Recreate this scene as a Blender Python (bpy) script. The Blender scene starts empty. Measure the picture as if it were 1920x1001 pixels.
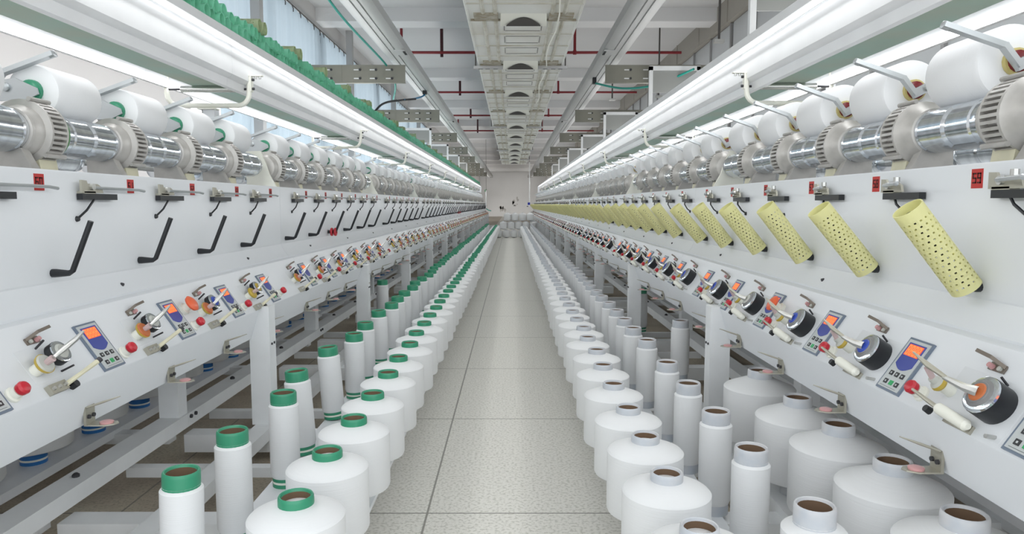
import bpy, bmesh, math, random
from math import sin, cos, pi, radians, sqrt
random.seed(7)
SC = bpy.context.scene
COL = SC.collection

# ------------------------------------------------------------------ camera, world, exposure
cam_d = bpy.data.cameras.new('camera'); cam = bpy.data.objects.new('camera', cam_d); COL.objects.link(cam)
cam_d.sensor_width = 36.0; cam_d.sensor_fit = 'HORIZONTAL'
cam_d.lens = 36.0 * 1305 / 1920
cam_d.clip_start = 0.05; cam_d.clip_end = 200
cam.location = (0, 0, 1.0)
cam.rotation_euler = (radians(90 - 5.145), 0, radians(0.04) * -1)
SC.camera = cam
SC.view_settings.view_transform = 'Standard'
SC.view_settings.look = 'None'
SC.view_settings.gamma = 1
SC.view_settings.use_curve_mapping = False
SC.view_settings.exposure = 1.25
wd = bpy.data.worlds.new('daylight'); SC.world = wd; wd.use_nodes = True
wd.node_tree.nodes['Background'].inputs[0].default_value = (0.93, 0.97, 1.0, 1)
wd.node_tree.nodes['Background'].inputs[1].default_value = 0.95
TUBE_STRENGTH = 0.9
STRIP_STRENGTH = 3.0
UP_FILL = 1.4        # watts per metre of unseen strips added above the machines to brighten the ceiling
for _x in (-1.79, 1.79):
    _l = bpy.data.lights.new('ceiling_fill', 'AREA'); _l.shape = 'RECTANGLE'; _l.size = 0.3; _l.size_y = 57; _l.energy = UP_FILL * 57; _l.color = (1, 0.985, 0.96)
    _o = bpy.data.objects.new('ceiling_fill', _l); COL.objects.link(_o); _o.location = (_x, 28.5, 1.95); _o.rotation_euler = (math.pi, 0, 0)
for _x, _d, _e in ((-1.305, 1, 33), (1.135, -1, 33), (-1.805, -1, 60), (1.635, 1, 60)):     # light of the tubes under the lips of the conveyor covers
    _l = bpy.data.lights.new('tube_lamp', 'AREA'); _l.shape = 'RECTANGLE'; _l.size = 0.02; _l.size_y = 29.0; _l.energy = _e; _l.color = (0.98, 0.99, 1)
    _o = bpy.data.objects.new('tube_lamp', _l); COL.objects.link(_o); _o.location = (_x, 15.15, 1.755); _o.rotation_euler = (0, -_d * radians(52), 0)
for _x in (-1.7, 1.6):       # unseen fill lights added beyond the machines to brighten the end wall
    _l = bpy.data.lights.new('end_wall_fill', 'AREA'); _l.shape = 'RECTANGLE'; _l.size = 1.2; _l.size_y = 1.2; _l.energy = 14; _l.spread = radians(26); _l.color = (1, 0.985, 0.96)
    _o = bpy.data.objects.new('end_wall_fill', _l); COL.objects.link(_o); _o.location = (_x, 36, 1.7); _o.rotation_euler = (radians(86), 0, 0)

# ------------------------------------------------------------------ materials
MATS = {}
def mat(name, col, rough=0.5, metal=0.0, emit=None, es=0.0, var=0.0, vscale=6.0, bump=0.0, bscale=(40, 40, 40),
        trans=0.0, spec=0.5, col2=None, sub=0.0, stretch=None):
    if name in MATS: return MATS[name]
    m = bpy.data.materials.new(name); m.use_nodes = True
    nt = m.node_tree; b = nt.nodes['Principled BSDF']
    b.inputs['Base Color'].default_value = (*col, 1)
    b.inputs['Roughness'].default_value = rough
    b.inputs['Metallic'].default_value = metal
    b.inputs['Specular IOR Level'].default_value = spec
    if trans: b.inputs['Transmission Weight'].default_value = trans
    if emit:
        b.inputs['Emission Color'].default_value = (*emit, 1); b.inputs['Emission Strength'].default_value = es
    if var or bump:
        tc = nt.nodes.new('ShaderNodeTexCoord')
    if var:
        no = nt.nodes.new('ShaderNodeTexNoise'); no.inputs['Scale'].default_value = vscale; no.inputs['Detail'].default_value = 4
        if stretch:
            mpv = nt.nodes.new('ShaderNodeMapping'); mpv.inputs['Scale'].default_value = stretch
            nt.links.new(tc.outputs['Object'], mpv.inputs['Vector']); nt.links.new(mpv.outputs['Vector'], no.inputs['Vector'])
        else:
            nt.links.new(tc.outputs['Object'], no.inputs['Vector'])
        mx = nt.nodes.new('ShaderNodeMix'); mx.data_type = 'RGBA'
        c2 = col2 if col2 else tuple(c * (1 - var) for c in col)
        mx.inputs[6].default_value = (*col, 1); mx.inputs[7].default_value = (*c2, 1)
        rp = nt.nodes.new('ShaderNodeValToRGB'); rp.color_ramp.elements[0].position = 0.4; rp.color_ramp.elements[1].position = 0.7
        nt.links.new(no.outputs['Fac'], rp.inputs['Fac']); nt.links.new(rp.outputs['Color'], mx.inputs[0])
        nt.links.new(mx.outputs[2], b.inputs['Base Color'])
    if bump:
        mp = nt.nodes.new('ShaderNodeMapping'); mp.inputs['Scale'].default_value = bscale
        nt.links.new(tc.outputs['Object'], mp.inputs['Vector'])
        n2 = nt.nodes.new('ShaderNodeTexNoise'); n2.inputs['Scale'].default_value = 1.0; n2.inputs['Detail'].default_value = 2
        nt.links.new(mp.outputs['Vector'], n2.inputs['Vector'])
        bp = nt.nodes.new('ShaderNodeBump'); bp.inputs['Strength'].default_value = bump; bp.inputs['Distance'].default_value = 0.002
        nt.links.new(n2.outputs['Fac'], bp.inputs['Height']); nt.links.new(bp.outputs['Normal'], b.inputs['Normal'])
    MATS[name] = m
    return m

WHITE = mat('white_powder_coat', (0.74, 0.765, 0.79), 0.38, var=0.03, vscale=2)
COVER = mat('white_sheet_cover', (0.78, 0.79, 0.80), 0.30, var=0.05, vscale=5)
GREYLIP = mat('grey_sheet_steel', (0.50, 0.50, 0.50), 0.35, 0.3)
FRAMEW = mat('white_frame_paint', (0.80, 0.82, 0.83), 0.45, var=0.06, vscale=9)
YARN = mat('white_yarn', (0.76, 0.77, 0.775), 0.62, bump=0.25, bscale=(6, 6, 420), spec=0.35)
YARNH = mat('white_yarn_wound', (0.82, 0.83, 0.84), 0.6, bump=0.15, bscale=(6, 420, 6), spec=0.35)
GREEN = mat('green_tube_plastic', (0.035, 0.27, 0.15), 0.35)
BROWN = mat('brown_paper_core', (0.16, 0.10, 0.06), 0.85)
PAPER = mat('pale_paper_tube', (0.58, 0.585, 0.60), 0.5, var=0.25, vscale=14, col2=(0.44, 0.49, 0.55))
BLUE = mat('blue_tube_plastic', (0.02, 0.16, 0.45), 0.4)
CHROME = mat('polished_steel', (0.72, 0.76, 0.80), 0.13, 1.0, var=0.18, vscale=5, stretch=(1, 9, 1))
STEEL = mat('brushed_steel', (0.55, 0.55, 0.53), 0.35, 0.9)
CAST = mat('cast_grey_metal', (0.50, 0.485, 0.46), 0.45, 0.35, var=0.12, vscale=30)
CLAMP = mat('nickel_plate', (0.42, 0.405, 0.34), 0.42, 0.6)
BRONZE = mat('dull_bronze', (0.22, 0.19, 0.16), 0.42, 0.6)
HANDLE = mat('zinc_plated_bar', (0.50, 0.525, 0.54), 0.34, 0.7)
CREAM = mat('cream_plastic', (0.66, 0.63, 0.46), 0.5, var=0.12, vscale=20)
IVORY = mat('ivory_plastic', (0.80, 0.80, 0.72), 0.45)
BLACK = mat('black_plastic', (0.012, 0.014, 0.017), 0.4)
DARK = mat('dark_steel', (0.05, 0.05, 0.055), 0.5, 0.3)
RED = mat('red_plastic', (0.50, 0.015, 0.03), 0.3)
ORANGE = mat('orange_plastic', (0.75, 0.13, 0.05), 0.35)
REDLABEL = mat('red_label', (0.50, 0.035, 0.03), 0.6)
LABELINK = mat('label_ink', (0.06, 0.01, 0.01), 0.7)
YELLOWD = mat('yellow_disc', (0.50, 0.36, 0.05), 0.4)
ORANGED = mat('orange_disc', (0.50, 0.14, 0.04), 0.45)
BLUED = mat('blue_disc', (0.03, 0.07, 0.42), 0.35)
PALED = mat('pale_disc', (0.50, 0.51, 0.47), 0.4)
PINK = mat('pink_ceramic', (0.62, 0.33, 0.33), 0.3)
BORDER = mat('blue_grey_bezel', (0.16, 0.20, 0.26), 0.4)
PANELG = mat('display_face', (0.52, 0.55, 0.55), 0.45)
SCREENB = mat('blue_panel', (0.06, 0.08, 0.33), 0.35)
SCREENR = mat('lit_screen', (0.3, 0.03, 0.02), 0.4, emit=(1.0, 0.13, 0.055), es=0.34)
DIGIT = mat('lit_digit', (0.5, 0.1, 0.03), 0.4, emit=(1.0, 0.27, 0.07), es=0.40)
KEYG = mat('green_key', (0.03, 0.36, 0.12), 0.4)
KEYD = mat('dark_key', (0.03, 0.032, 0.035), 0.4)
YTUBE = mat('yellow_perforated_plastic', (0.84, 0.82, 0.46), 0.42, sub=0.1)
GTUBE = mat('green_perforated_plastic', (0.46, 0.86, 0.70), 0.35)
YGTUBE = mat('straw_green_plastic', (0.62, 0.70, 0.50), 0.35)
BELT = mat('green_conveyor_belt', (0.40, 0.58, 0.49), 0.55, var=0.35, vscale=3, col2=(0.47, 0.54, 0.44))
ROLLER = mat('roller_steel', (0.62, 0.63, 0.60), 0.25, 0.9)
STRIPM = mat('lit_strip', (1, 1, 1), 0.5, emit=(0.98, 0.99, 1.0), es=STRIP_STRENGTH)
LAMP = mat('lit_tube', (1, 1, 1), 0.5, emit=(0.97, 0.985, 1.0), es=TUBE_STRENGTH)
REDPIPE = mat('red_pipe_paint', (0.22, 0.012, 0.018), 0.4)
DKPIPE = mat('dark_red_pipe', (0.05, 0.008, 0.012), 0.5)
ALU = mat('anodised_aluminium', (0.58, 0.59, 0.59), 0.45, 0.25)
TRAY = mat('galvanised_tray', (0.27, 0.265, 0.225), 0.55, 0.25, var=0.15, vscale=3)
TEAL = mat('teal_hose', (0.01, 0.30, 0.24), 0.4)
BLUEHOSE = mat('blue_hose', (0.02, 0.20, 0.40), 0.4)
BLUEFIT = mat('blue_fitting', (0.015, 0.03, 0.38), 0.4)
WHITEROD = mat('white_plastic_pipe', (0.85, 0.86, 0.86), 0.4)
CURTAIN = mat('pale_blue_curtain', (0.55, 0.66, 0.74), 0.8, trans=0.0)
GLASS = mat('frosted_pane', (0.50, 0.52, 0.53), 0.3, var=0.1, vscale=1.2)
PINKF = mat('pinkish_fabric', (0.55, 0.42, 0.42), 0.6)
RODDK = mat('dark_rod', (0.07, 0.065, 0.06), 0.6)

def mat_curtain():
    m = CURTAIN; nt = m.node_tree; b = nt.nodes['Principled BSDF']; out = nt.nodes['Material Output']
    tr = nt.nodes.new('ShaderNodeBsdfTranslucent'); tr.inputs['Color'].default_value = (0.38, 0.44, 0.48, 1)
    mx = nt.nodes.new('ShaderNodeMixShader'); mx.inputs[0].default_value = 0.55
    nt.links.new(b.outputs[0], mx.inputs[1]); nt.links.new(tr.outputs[0], mx.inputs[2]); nt.links.new(mx.outputs[0], out.inputs[0])
mat_curtain()
def translucify(m, col, f):
    nt = m.node_tree; b = nt.nodes['Principled BSDF']; out = nt.nodes['Material Output']
    tr = nt.nodes.new('ShaderNodeBsdfTranslucent'); tr.inputs['Color'].default_value = (*col, 1)
    mx = nt.nodes.new('ShaderNodeMixShader'); mx.inputs[0].default_value = f
    nt.links.new(b.outputs[0], mx.inputs[1]); nt.links.new(tr.outputs[0], mx.inputs[2]); nt.links.new(mx.outputs[0], out.inputs[0])
translucify(YTUBE, (0.85, 0.84, 0.42), 0.35)
translucify(GTUBE, (0.52, 0.95, 0.78), 0.55)
translucify(YGTUBE, (0.74, 0.80, 0.56), 0.5)

TILE = 1.0
def mat_floor():
    m = bpy.data.materials.new('terrazzo_tiles'); m.use_nodes = True
    nt = m.node_tree; N = nt.nodes; L = nt.links; b = N['Principled BSDF']
    tc = N.new('ShaderNodeTexCoord'); sx = N.new('ShaderNodeSeparateXYZ'); L.new(tc.outputs['Object'], sx.inputs[0])
    def mth(op, a, bb=None):
        n = N.new('ShaderNodeMath'); n.operation = op
        if hasattr(a, 'links'): L.new(a, n.inputs[0])
        else: n.inputs[0].default_value = a
        if bb is not None:
            if hasattr(bb, 'links'): L.new(bb, n.inputs[1])
            else: n.inputs[1].default_value = bb
        return n.outputs[0]
    def grout(s, off, half):
        v = mth('SUBTRACT', s, off); v = mth('DIVIDE', v, TILE); v = mth('FRACT', v)
        v = mth('SUBTRACT', v, 0.5); v = mth('ABSOLUTE', v); return mth('GREATER_THAN', v, 0.5 - half / TILE)
    g = mth('MAXIMUM', grout(sx.outputs[0], -0.274, 0.0035), grout(sx.outputs[1], 2.182, 0.0035))
    n1 = N.new('ShaderNodeTexNoise'); n1.inputs['Scale'].default_value = 95; n1.inputs['Detail'].default_value = 2; L.new(tc.outputs['Object'], n1.inputs['Vector'])
    r1 = N.new('ShaderNodeValToRGB'); e = r1.color_ramp.elements
    e[0].position = 0.36; e[0].color = (0.58, 0.57, 0.51, 1); e[1].position = 0.52; e[1].color = (0.78, 0.765, 0.71, 1)
    L.new(n1.outputs['Fac'], r1.inputs['Fac'])
    # strips under the machines: browner and darker tiles
    ax = mth('ABSOLUTE', mth('ADD', sx.outputs[0], 0.085)); brown_mask = mth('GREATER_THAN', ax, 0.66)
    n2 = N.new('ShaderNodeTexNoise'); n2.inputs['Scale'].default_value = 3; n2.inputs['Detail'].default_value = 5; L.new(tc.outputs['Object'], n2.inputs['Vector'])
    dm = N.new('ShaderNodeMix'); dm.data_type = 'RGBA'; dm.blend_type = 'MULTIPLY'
    L.new(mth('MULTIPLY', brown_mask, 1.0), dm.inputs[0]); L.new(r1.outputs['Color'], dm.inputs[6])
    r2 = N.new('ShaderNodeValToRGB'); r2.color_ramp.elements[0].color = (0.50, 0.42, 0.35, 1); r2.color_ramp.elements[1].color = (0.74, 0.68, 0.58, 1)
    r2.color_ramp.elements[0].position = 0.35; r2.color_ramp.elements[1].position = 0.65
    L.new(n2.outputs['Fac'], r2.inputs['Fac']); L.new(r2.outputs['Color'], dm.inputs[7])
    gm = N.new('ShaderNodeMix'); gm.data_type = 'RGBA'; L.new(mth('MULTIPLY', g, 0.75), gm.inputs[0]); L.new(dm.outputs[2], gm.inputs[6])
    gm.inputs[7].default_value = (0.16, 0.15, 0.13, 1)
    L.new(gm.outputs[2], b.inputs['Base Color']); b.inputs['Roughness'].default_value = 0.42
    return m
FLOOR = mat_floor()
CEIL = mat('ceiling_plaster', (0.60, 0.60, 0.60), 0.9, var=0.05, vscale=0.7)
BEAMM = mat('beam_plaster', (0.72, 0.72, 0.72), 0.9, var=0.04, vscale=1)
WALLB = mat('back_wall_plaster', (0.60, 0.60, 0.595), 0.9, var=0.10, vscale=0.35)
WALLS = mat('side_wall_plaster', (0.62, 0.60, 0.59), 0.9, var=0.05, vscale=0.5)
STAIN = mat('dark_wall_stain', (0.33, 0.32, 0.31), 0.9, var=0.4, vscale=3, col2=(0.45, 0.44, 0.42))
DUCTM = mat('duct_board', (0.76, 0.77, 0.73), 0.6, var=0.5, vscale=1.6, col2=(0.66, 0.645, 0.58))
DUST = mat('dusty_duct_patch', (0.30, 0.265, 0.19), 0.9, var=0.35, vscale=20, col2=(0.48, 0.46, 0.40))
RIBM = mat('dusty_rib', (0.60, 0.59, 0.52), 0.7, var=0.4, vscale=5, col2=(0.42, 0.39, 0.30))
RIGHTBEAM = mat('beige_duct_skin', (0.36, 0.34, 0.30), 0.8, var=0.12, vscale=1)

# ------------------------------------------------------------------ mesh helpers
class MB:
    def __init__(s): s.v = []; s.f = []; s.m = []; s.mats = []
    def mi(s, m):
        if m not in s.mats: s.mats.append(m)
        return s.mats.index(m)
    def quadgrid(s, rings, m, close=True, capa=False, capb=False):
        k = s.mi(m); base = len(s.v); n = len(rings[0])
        for r in rings: s.v += r
        for i in range(len(rings) - 1):
            for j in range(n if close else n - 1):
                a = base + i * n + j; b = base + i * n + (j + 1) % n
                s.f.append((a, b, b + n, a + n)); s.m.append(k)
        if capa: s.f.append(tuple(base + j for j in range(n))); s.m.append(k)
        if capb: s.f.append(tuple(base + (len(rings) - 1) * n + j for j in range(n))); s.m.append(k)
    def prism(s, pts0, pts1, m):
        s.quadgrid([list(pts0), list(pts1)], m, True, True, True)
    def box(s, x0, x1, y0, y1, z0, z1, m):
        s.prism([(x0, y0, z0), (x1, y0, z0), (x1, y1, z0), (x0, y1, z0)], [(x0, y0, z1), (x1, y0, z1), (x1, y1, z1), (x0, y1, z1)], m)
    def profile(s, pts, y0, y1, m):     # (x,z) outline extruded along y
        s.prism([(p[0], y0, p[1]) for p in pts], [(p[0], y1, p[1]) for p in pts], m)
    def frame(s, d):
        l = sqrt(sum(c * c for c in d)); d = tuple(c / l for c in d)
        a = (0, 0, 1) if abs(d[2]) < 0.9 else (1, 0, 0)
        e = (a[1]*d[2]-a[2]*d[1], a[2]*d[0]-a[0]*d[2], a[0]*d[1]-a[1]*d[0]); l = sqrt(sum(c * c for c in e)); e = tuple(c / l for c in e)
        g = (d[1]*e[2]-d[2]*e[1], d[2]*e[0]-d[0]*e[2], d[0]*e[1]-d[1]*e[0]); return d, e, g
    def lathe(s, o, d, prof, m, n=16, capa=True, capb=True):   # prof: (r, h) along axis d from o
        d, e, g = s.frame(d); R = []
        for r, h in prof:
            R.append([tuple(o[c] + d[c]*h + r*(e[c]*cos(2*pi*j/n) + g[c]*sin(2*pi*j/n)) for c in range(3)) for j in range(n)])
        s.quadgrid(R, m, True, capa, capb)
    def cyl(s, a, b, r, m, n=12, r2=None):
        d = tuple(b[c]-a[c] for c in range(3)); l = sqrt(sum(c*c for c in d))
        s.lathe(a, d, [(r, 0), (r if r2 is None else r2, l)], m, n)
    def tube(s, pts, r, m, n=8):
        R = []; prev = None
        for i, p in enumerate(pts):
            q0 = pts[max(i-1, 0)]; q1 = pts[min(i+1, len(pts)-1)]
            d, e, g = s.frame(tuple(q1[c]-q0[c] for c in range(3)))
            if prev is not None:
                dot = sum(prev[c]*d[c] for c in range(3)); e = tuple(prev[c]-dot*d[c] for c in range(3)); l = sqrt(sum(c*c for c in e)) or 1; e = tuple(c/l for c in e)
                g = (d[1]*e[2]-d[2]*e[1], d[2]*e[0]-d[0]*e[2], d[0]*e[1]-d[1]*e[0])
            prev = e
            rr = r[i] if isinstance(r, (list, tuple)) else r
            R.append([tuple(p[c] + rr*(e[c]*cos(2*pi*j/n)+g[c]*sin(2*pi*j/n)) for c in range(3)) for j in range(n)])
        s.quadgrid(R, m, True, True, True)
    def strip(s, pts, w, t, m, wd=(0, 1, 0)):     # flat bar along pts, width w along wd, thickness t
        for a, b in zip(pts[:-1], pts[1:]):
            d = tuple(b[c]-a[c] for c in range(3)); l = sqrt(sum(c*c for c in d)); d = tuple(c/l for c in d)
            nn = (d[1]*wd[2]-d[2]*wd[1], d[2]*wd[0]-d[0]*wd[2], d[0]*wd[1]-d[1]*wd[0]); l = sqrt(sum(c*c for c in nn)) or 1; nn = tuple(c/l for c in nn)
            def c4(p): return [tuple(p[c]+wd[c]*w/2*i+nn[c]*t/2*j for c in range(3)) for i, j in ((-1,-1),(1,-1),(1,1),(-1,1))]
            e = 0.3*t
            s.prism(c4(tuple(a[c]-d[c]*e for c in range(3))), c4(tuple(b[c]+d[c]*e for c in range(3))), m)
    def add(s, o):
        b = len(s.v); s.v += o.v; mm = [s.mi(x) for x in o.mats]
        for f, k in zip(o.f, o.m): s.f.append(tuple(i+b for i in f)); s.m.append(mm[k])
        return s
    def map(s, fn): s.v = [fn(*p) for p in s.v]; return s
    def mesh(s, name, smooth=35):
        me = bpy.data.meshes.new(name); me.from_pydata(s.v, [], s.f)
        for m in s.mats: me.materials.append(m)
        me.polygons.foreach_set('material_index', s.m)
        bm = bmesh.new(); bm.from_mesh(me); bmesh.ops.recalc_face_normals(bm, faces=bm.faces); bm.to_mesh(me); bm.free()
        if smooth:
            me.polygons.foreach_set('use_smooth', [True]*len(me.polygons)); me.set_sharp_from_angle(angle=radians(smooth))
        me.update(); return me

def tag(o, label, cat, group=None):
    o['label'] = label; o['category'] = cat
    if group: o['group'] = group
    return o
def ob(name, data, parent=None, loc=(0, 0, 0), rot=None):
    if isinstance(data, MB): data = data.mesh(name)
    o = bpy.data.objects.new(name, data); COL.objects.link(o); o.location = loc
    if rot: o.rotation_euler = rot
    if parent: o.parent = parent
    return o
def thing(name, label, cat, loc=(0, 0, 0), group=None, rot=None):
    o = bpy.data.objects.new(name, None); COL.objects.link(o); o.location = loc; o.empty_display_size = 0.05
    if rot: o.rotation_euler = rot
    return tag(o, label, cat, group)
def struct(name, data, label=None, cat=None):
    o = ob(name, data); o['kind'] = 'structure'
    o['label'] = label or name.replace('_', ' '); o['category'] = cat or name.split('_')[0]
    return o
ONES = ['', 'first', 'second', 'third', 'fourth', 'fifth', 'sixth', 'seventh', 'eighth', 'ninth', 'tenth', 'eleventh', 'twelfth', 'thirteenth',
        'fourteenth', 'fifteenth', 'sixteenth', 'seventeenth', 'eighteenth', 'nineteenth']
TENS = ['', '', 'twenty', 'thirty', 'forty', 'fifty', 'sixty', 'seventy', 'eighty', 'ninety']
def ordn(n):
    if n < 20: return ONES[n]
    if n < 100: return (TENS[n//10][:-1] + 'ieth') if n % 10 == 0 else TENS[n//10] + '-' + ONES[n % 10]
    return {1: 'one hundred ', 2: 'two hundred '}[n//100].strip() + ('th' if n % 100 == 0 else ' and ' + ordn(n % 100))

XO = -0.085         # aisle centre
UC = 1.47           # machine centre, distance from the aisle centre
SIDEN = {-1: 'left', 1: 'right'}

# ------------------------------------------------------------------ room shell
ZC = 3.62; YB = 58.0; XL = -2.62; XR = 2.85; Y0 = -1.2
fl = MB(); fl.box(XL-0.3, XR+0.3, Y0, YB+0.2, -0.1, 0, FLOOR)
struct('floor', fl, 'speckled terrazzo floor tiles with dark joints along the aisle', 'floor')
ce = MB(); ce.box(XL-0.3, XR+0.3, Y0, YB+0.2, ZC, ZC+0.1, CEIL)
struct('ceiling', ce, 'plain grey plaster ceiling above the machines', 'ceiling')
wb = MB(); wb.box(XL-0.3, XR+0.3, YB, YB+0.2, 0, ZC, WALLB)
struct('wall_back', wb, 'stained off-white plaster wall at the far end', 'wall')
# smudges on the back wall: shallow flakes of paint with their own outline
for k, (cx, cz, s, n) in enumerate([(0.30, 1.17, 0.42, 9), (-0.75, 0.62, 0.40, 7)]):
    sb = MB()
    for i in range(n):
        px = cx + random.uniform(-1, 1)*s*0.55; pz = cz + random.uniform(-1, 1)*s*(0.9 if k == 0 else 0.4)
        w = random.uniform(0.06, 0.16); h = random.uniform(0.06, 0.2)
        pts = [(px + w*cos(a)*random.uniform(.5, 1.2), pz + h*sin(a)*random.uniform(.5, 1.2)) for a in [2*pi*q/9 for q in range(9)]]
        sb.prism([(p[0], YB-0.006, p[1]) for p in pts], [(p[0], YB, p[1]) for p in pts], STAIN)
    struct('trim_%d' % (k+1), sb, 'dark peeling stain on the back wall, %s' % ('upper one' if k == 0 else 'lower left one'), 'stain')
wl = MB(); wl.box(XL-0.2, XL, Y0, YB, 0, 1.0, WALLS); wl.box(XL-0.2, XL, Y0, YB, 3.36, ZC, WALLS)
wins = []
y = 5.78
while y < 21:
    wins.append((y, y+3.75)); y += 3.93
prev = Y0
for a, b in wins:
    wl.box(XL-0.2, XL, prev, a, 1.0, 3.36, WALLS); prev = b
wl.box(XL-0.2, XL, prev, YB, 1.0, 3.36, WALLS)
struct('wall_left', wl, 'left side wall with tall curtained windows', 'wall')
for i, (a, b) in enumerate(wins):
    w = MB()
    for yy in (a, (a+b)/2-0.03, b-0.06): w.box(XL-0.13, XL-0.06, yy, yy+0.06, 1.0, 3.36, FRAMEW)
    for zz in (1.0, 2.2, 3.30): w.box(XL-0.13, XL-0.06, a, b, zz, zz+0.06, FRAMEW)
    wo = struct('window_%d' % (i+1), w, '%s window from the camera in the left wall' % ordn(i+1), 'window')
wr = MB(); wr.box(XR, XR+0.2, Y0, YB, 0, ZC, WALLS)
struct('wall_right', wr, 'plain right side wall behind the right machine', 'wall')
for k in range(12):       # concrete beams
    b = MB(); yb = 5.4 + 4.17*k
    b.box(XL-0.2, XR+0.2, yb, yb+0.35, 3.44, ZC, BEAMM)
    struct('trim_%d' % (k+3), b, '%s concrete ceiling beam from the camera' % ordn(k+1), 'beam')
# pillars standing in front of the curtains
for k in range(5):
    p = MB(); yb = 2.95 + 3.93*k; p.box(XL+0.11, XL+0.20, yb, yb+0.10, 0, ZC, mat('grey_pillar', (0.42, 0.42, 0.42), 0.8))
    struct('trim_%d' % (k+15), p, 'grey upright %s from the camera before the left curtains' % ordn(k+1), 'pillar')
# right wall: beige beam skin and grey glazed panels beneath it
rb = MB(); rb.box(XR-0.10, XR, Y0, YB, 3.31, ZC, RIGHTBEAM)
for k in range(30): rb.box(XR-0.112, XR-0.10, 1.0+1.35*k, 1.03+1.35*k, 3.31, ZC, RIGHTBEAM)
struct('trim_20', rb, 'beige boxed beam running along the top of the right wall', 'beam')
for k in range(14):
    g = MB(); a = 1.0+2.7*k
    g.box(XR-0.035, XR-0.001, a+0.02, a+2.66, 1.3, 3.30, GLASS)
    for yy in (a, a+0.9, a+1.8): g.box(XR-0.06, XR-0.035, yy, yy+0.035, 1.3, 3.30, mat('grey_mullion', (0.30, 0.30, 0.30), 0.6))
    g.box(XR-0.06, XR-0.035, a, a+2.68, 2.55, 2.585, mat('grey_mullion', (0.30, 0.30, 0.30), 0.6))
    struct('window_%d' % (len(wins)+1+k), g, '%s grey glazed panel from the camera on the right wall' % ordn(k+1), 'window')
# curtains, one per window
for i, (a, b) in enumerate(wins):
    pts = []; n = 150; rr = random.Random(i)
    ph = rr.uniform(0, 6)
    for j in range(n+1):
        a_ = a+0.42 if i == 0 else a-0.09
        t = j/n; yy = a_ + t*(b+0.09-a_)
        pts.append((XL+0.05+0.022*sin(yy*24+ph+1.6*sin(yy*3+ph))+0.008*sin(yy*61), yy))
    c = MB(); c.quadgrid([[(p[0], p[1], 0.9) for p in pts], [(p[0], p[1], 3.05) for p in pts], [(p[0]*0.3+(XL+0.05)*0.7, p[1], 3.31) for p in pts]], CURTAIN, close=False)
    o = thing('curtain', 'pale blue gathered curtain, %s from the camera along the left wall' % ordn(i+1), 'curtain', (0, 0, 0), 'window curtains')
    ob('fabric', c, o)
    rd = MB(); rd.cyl((XL+0.05, a-0.08, 3.325), (XL+0.05, b+0.08, 3.325), 0.008, RODDK, 8)
    for j in range(14):
        yy = a + (b-a)*j/13; rd.tube([(XL+0.05, yy, 3.325), (XL+0.06, yy+0.03, 3.29), (XL+0.05, yy+0.06, 3.26)], 0.006, RODDK, 5)
    ob('curtain_rod', rd, o)

# ------------------------------------------------------------------ winding machines
def F(t, y, h):       # point on the sloped control face
    return (0.905 + 0.563*t - 0.826*h, y, 0.593 + 0.826*t + 0.563*h)
FN = (-0.826, 0, 0.563)
FT = (0.563, 0, 0.826)
def fbox(b, t0, t1, y0, y1, h0, h1, m):
    b.prism([F(t0, y0, h0), F(t1, y0, h0), F(t1, y1, h0), F(t0, y1, h0)], [F(t0, y0, h1), F(t1, y0, h1), F(t1, y1, h1), F(t0, y1, h1)], m)
def flathe(b, t, y, h, prof, m, n=16): b.lathe(F(t, y, h), FN, prof, m, n)

def display(flip):
    W = 0.087
    def yy(a): return W - a if flip else a
    bz = MB(); fbox(bz, 0, 0.133, 0, W, -0.001, 0.005, BORDER); fbox(bz, 0.005, 0.128, 0.005, W-0.005, 0.005, 0.0062, PANELG)
    fbox(bz, 0.0085, 0.0092, 0.016, W-0.012, 0.0062, 0.0065, KEYD)
    subs = []
    bp = MB(); pts = [(0.121, 0.013), (0.121, 0.074), (0.066, 0.074)] + [(0.066-0.013*sin(pi*q/8), 0.074-0.061*q/8) for q in range(1, 8)] + [(0.066, 0.013)]
    bp.prism([F(p[0], yy(p[1]), 0.0062) for p in pts], [F(p[0], yy(p[1]), 0.0070) for p in pts], SCREENB); subs.append(('indicator_panel', bp))
    s = MB(); fbox(s, 0.0895, 0.1175, min(yy(0.018), yy(0.069)), max(yy(0.018), yy(0.069)), 0.007, 0.0074, SCREENR)
    for d in range(4):
        x0 = 0.0200+d*0.0122; x1 = x0+0.0095
        for (ta, tb, ya, yb) in ((0.112, 0.116, x0, x1), (0.1015, 0.1055, x0, x1), (0.091, 0.095, x0, x1), (0.091, 0.116, x0, x0+0.0028), (0.091, 0.116, x1-0.0028, x1)):
            fbox(s, ta, tb, min(yy(ya), yy(yb)), max(yy(ya), yy(yb)), 0.0074, 0.0078, DIGIT)
    subs.append(('screen', s))
    for r, tt in ((0, 0.036), (1, 0.0145)):
        for c in range(3):
            k = MB(); ya = 0.018+c*0.0205; m = KEYD if (r == 0 or c != 1) else KEYG
            fbox(k, tt, tt+0.011, min(yy(ya), yy(ya+0.012)), max(yy(ya), yy(ya+0.012)), 0.0062, 0.0078, m)
            if not (r == 1 and c == 1): fbox(k, tt+0.0035, tt+0.0075, min(yy(ya+0.004), yy(ya+0.008)), max(yy(ya+0.004), yy(ya+0.008)), 0.0078, 0.0080, PANELG)
            subs.append(('key', k))
    return 'control_display', bz, subs
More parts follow.
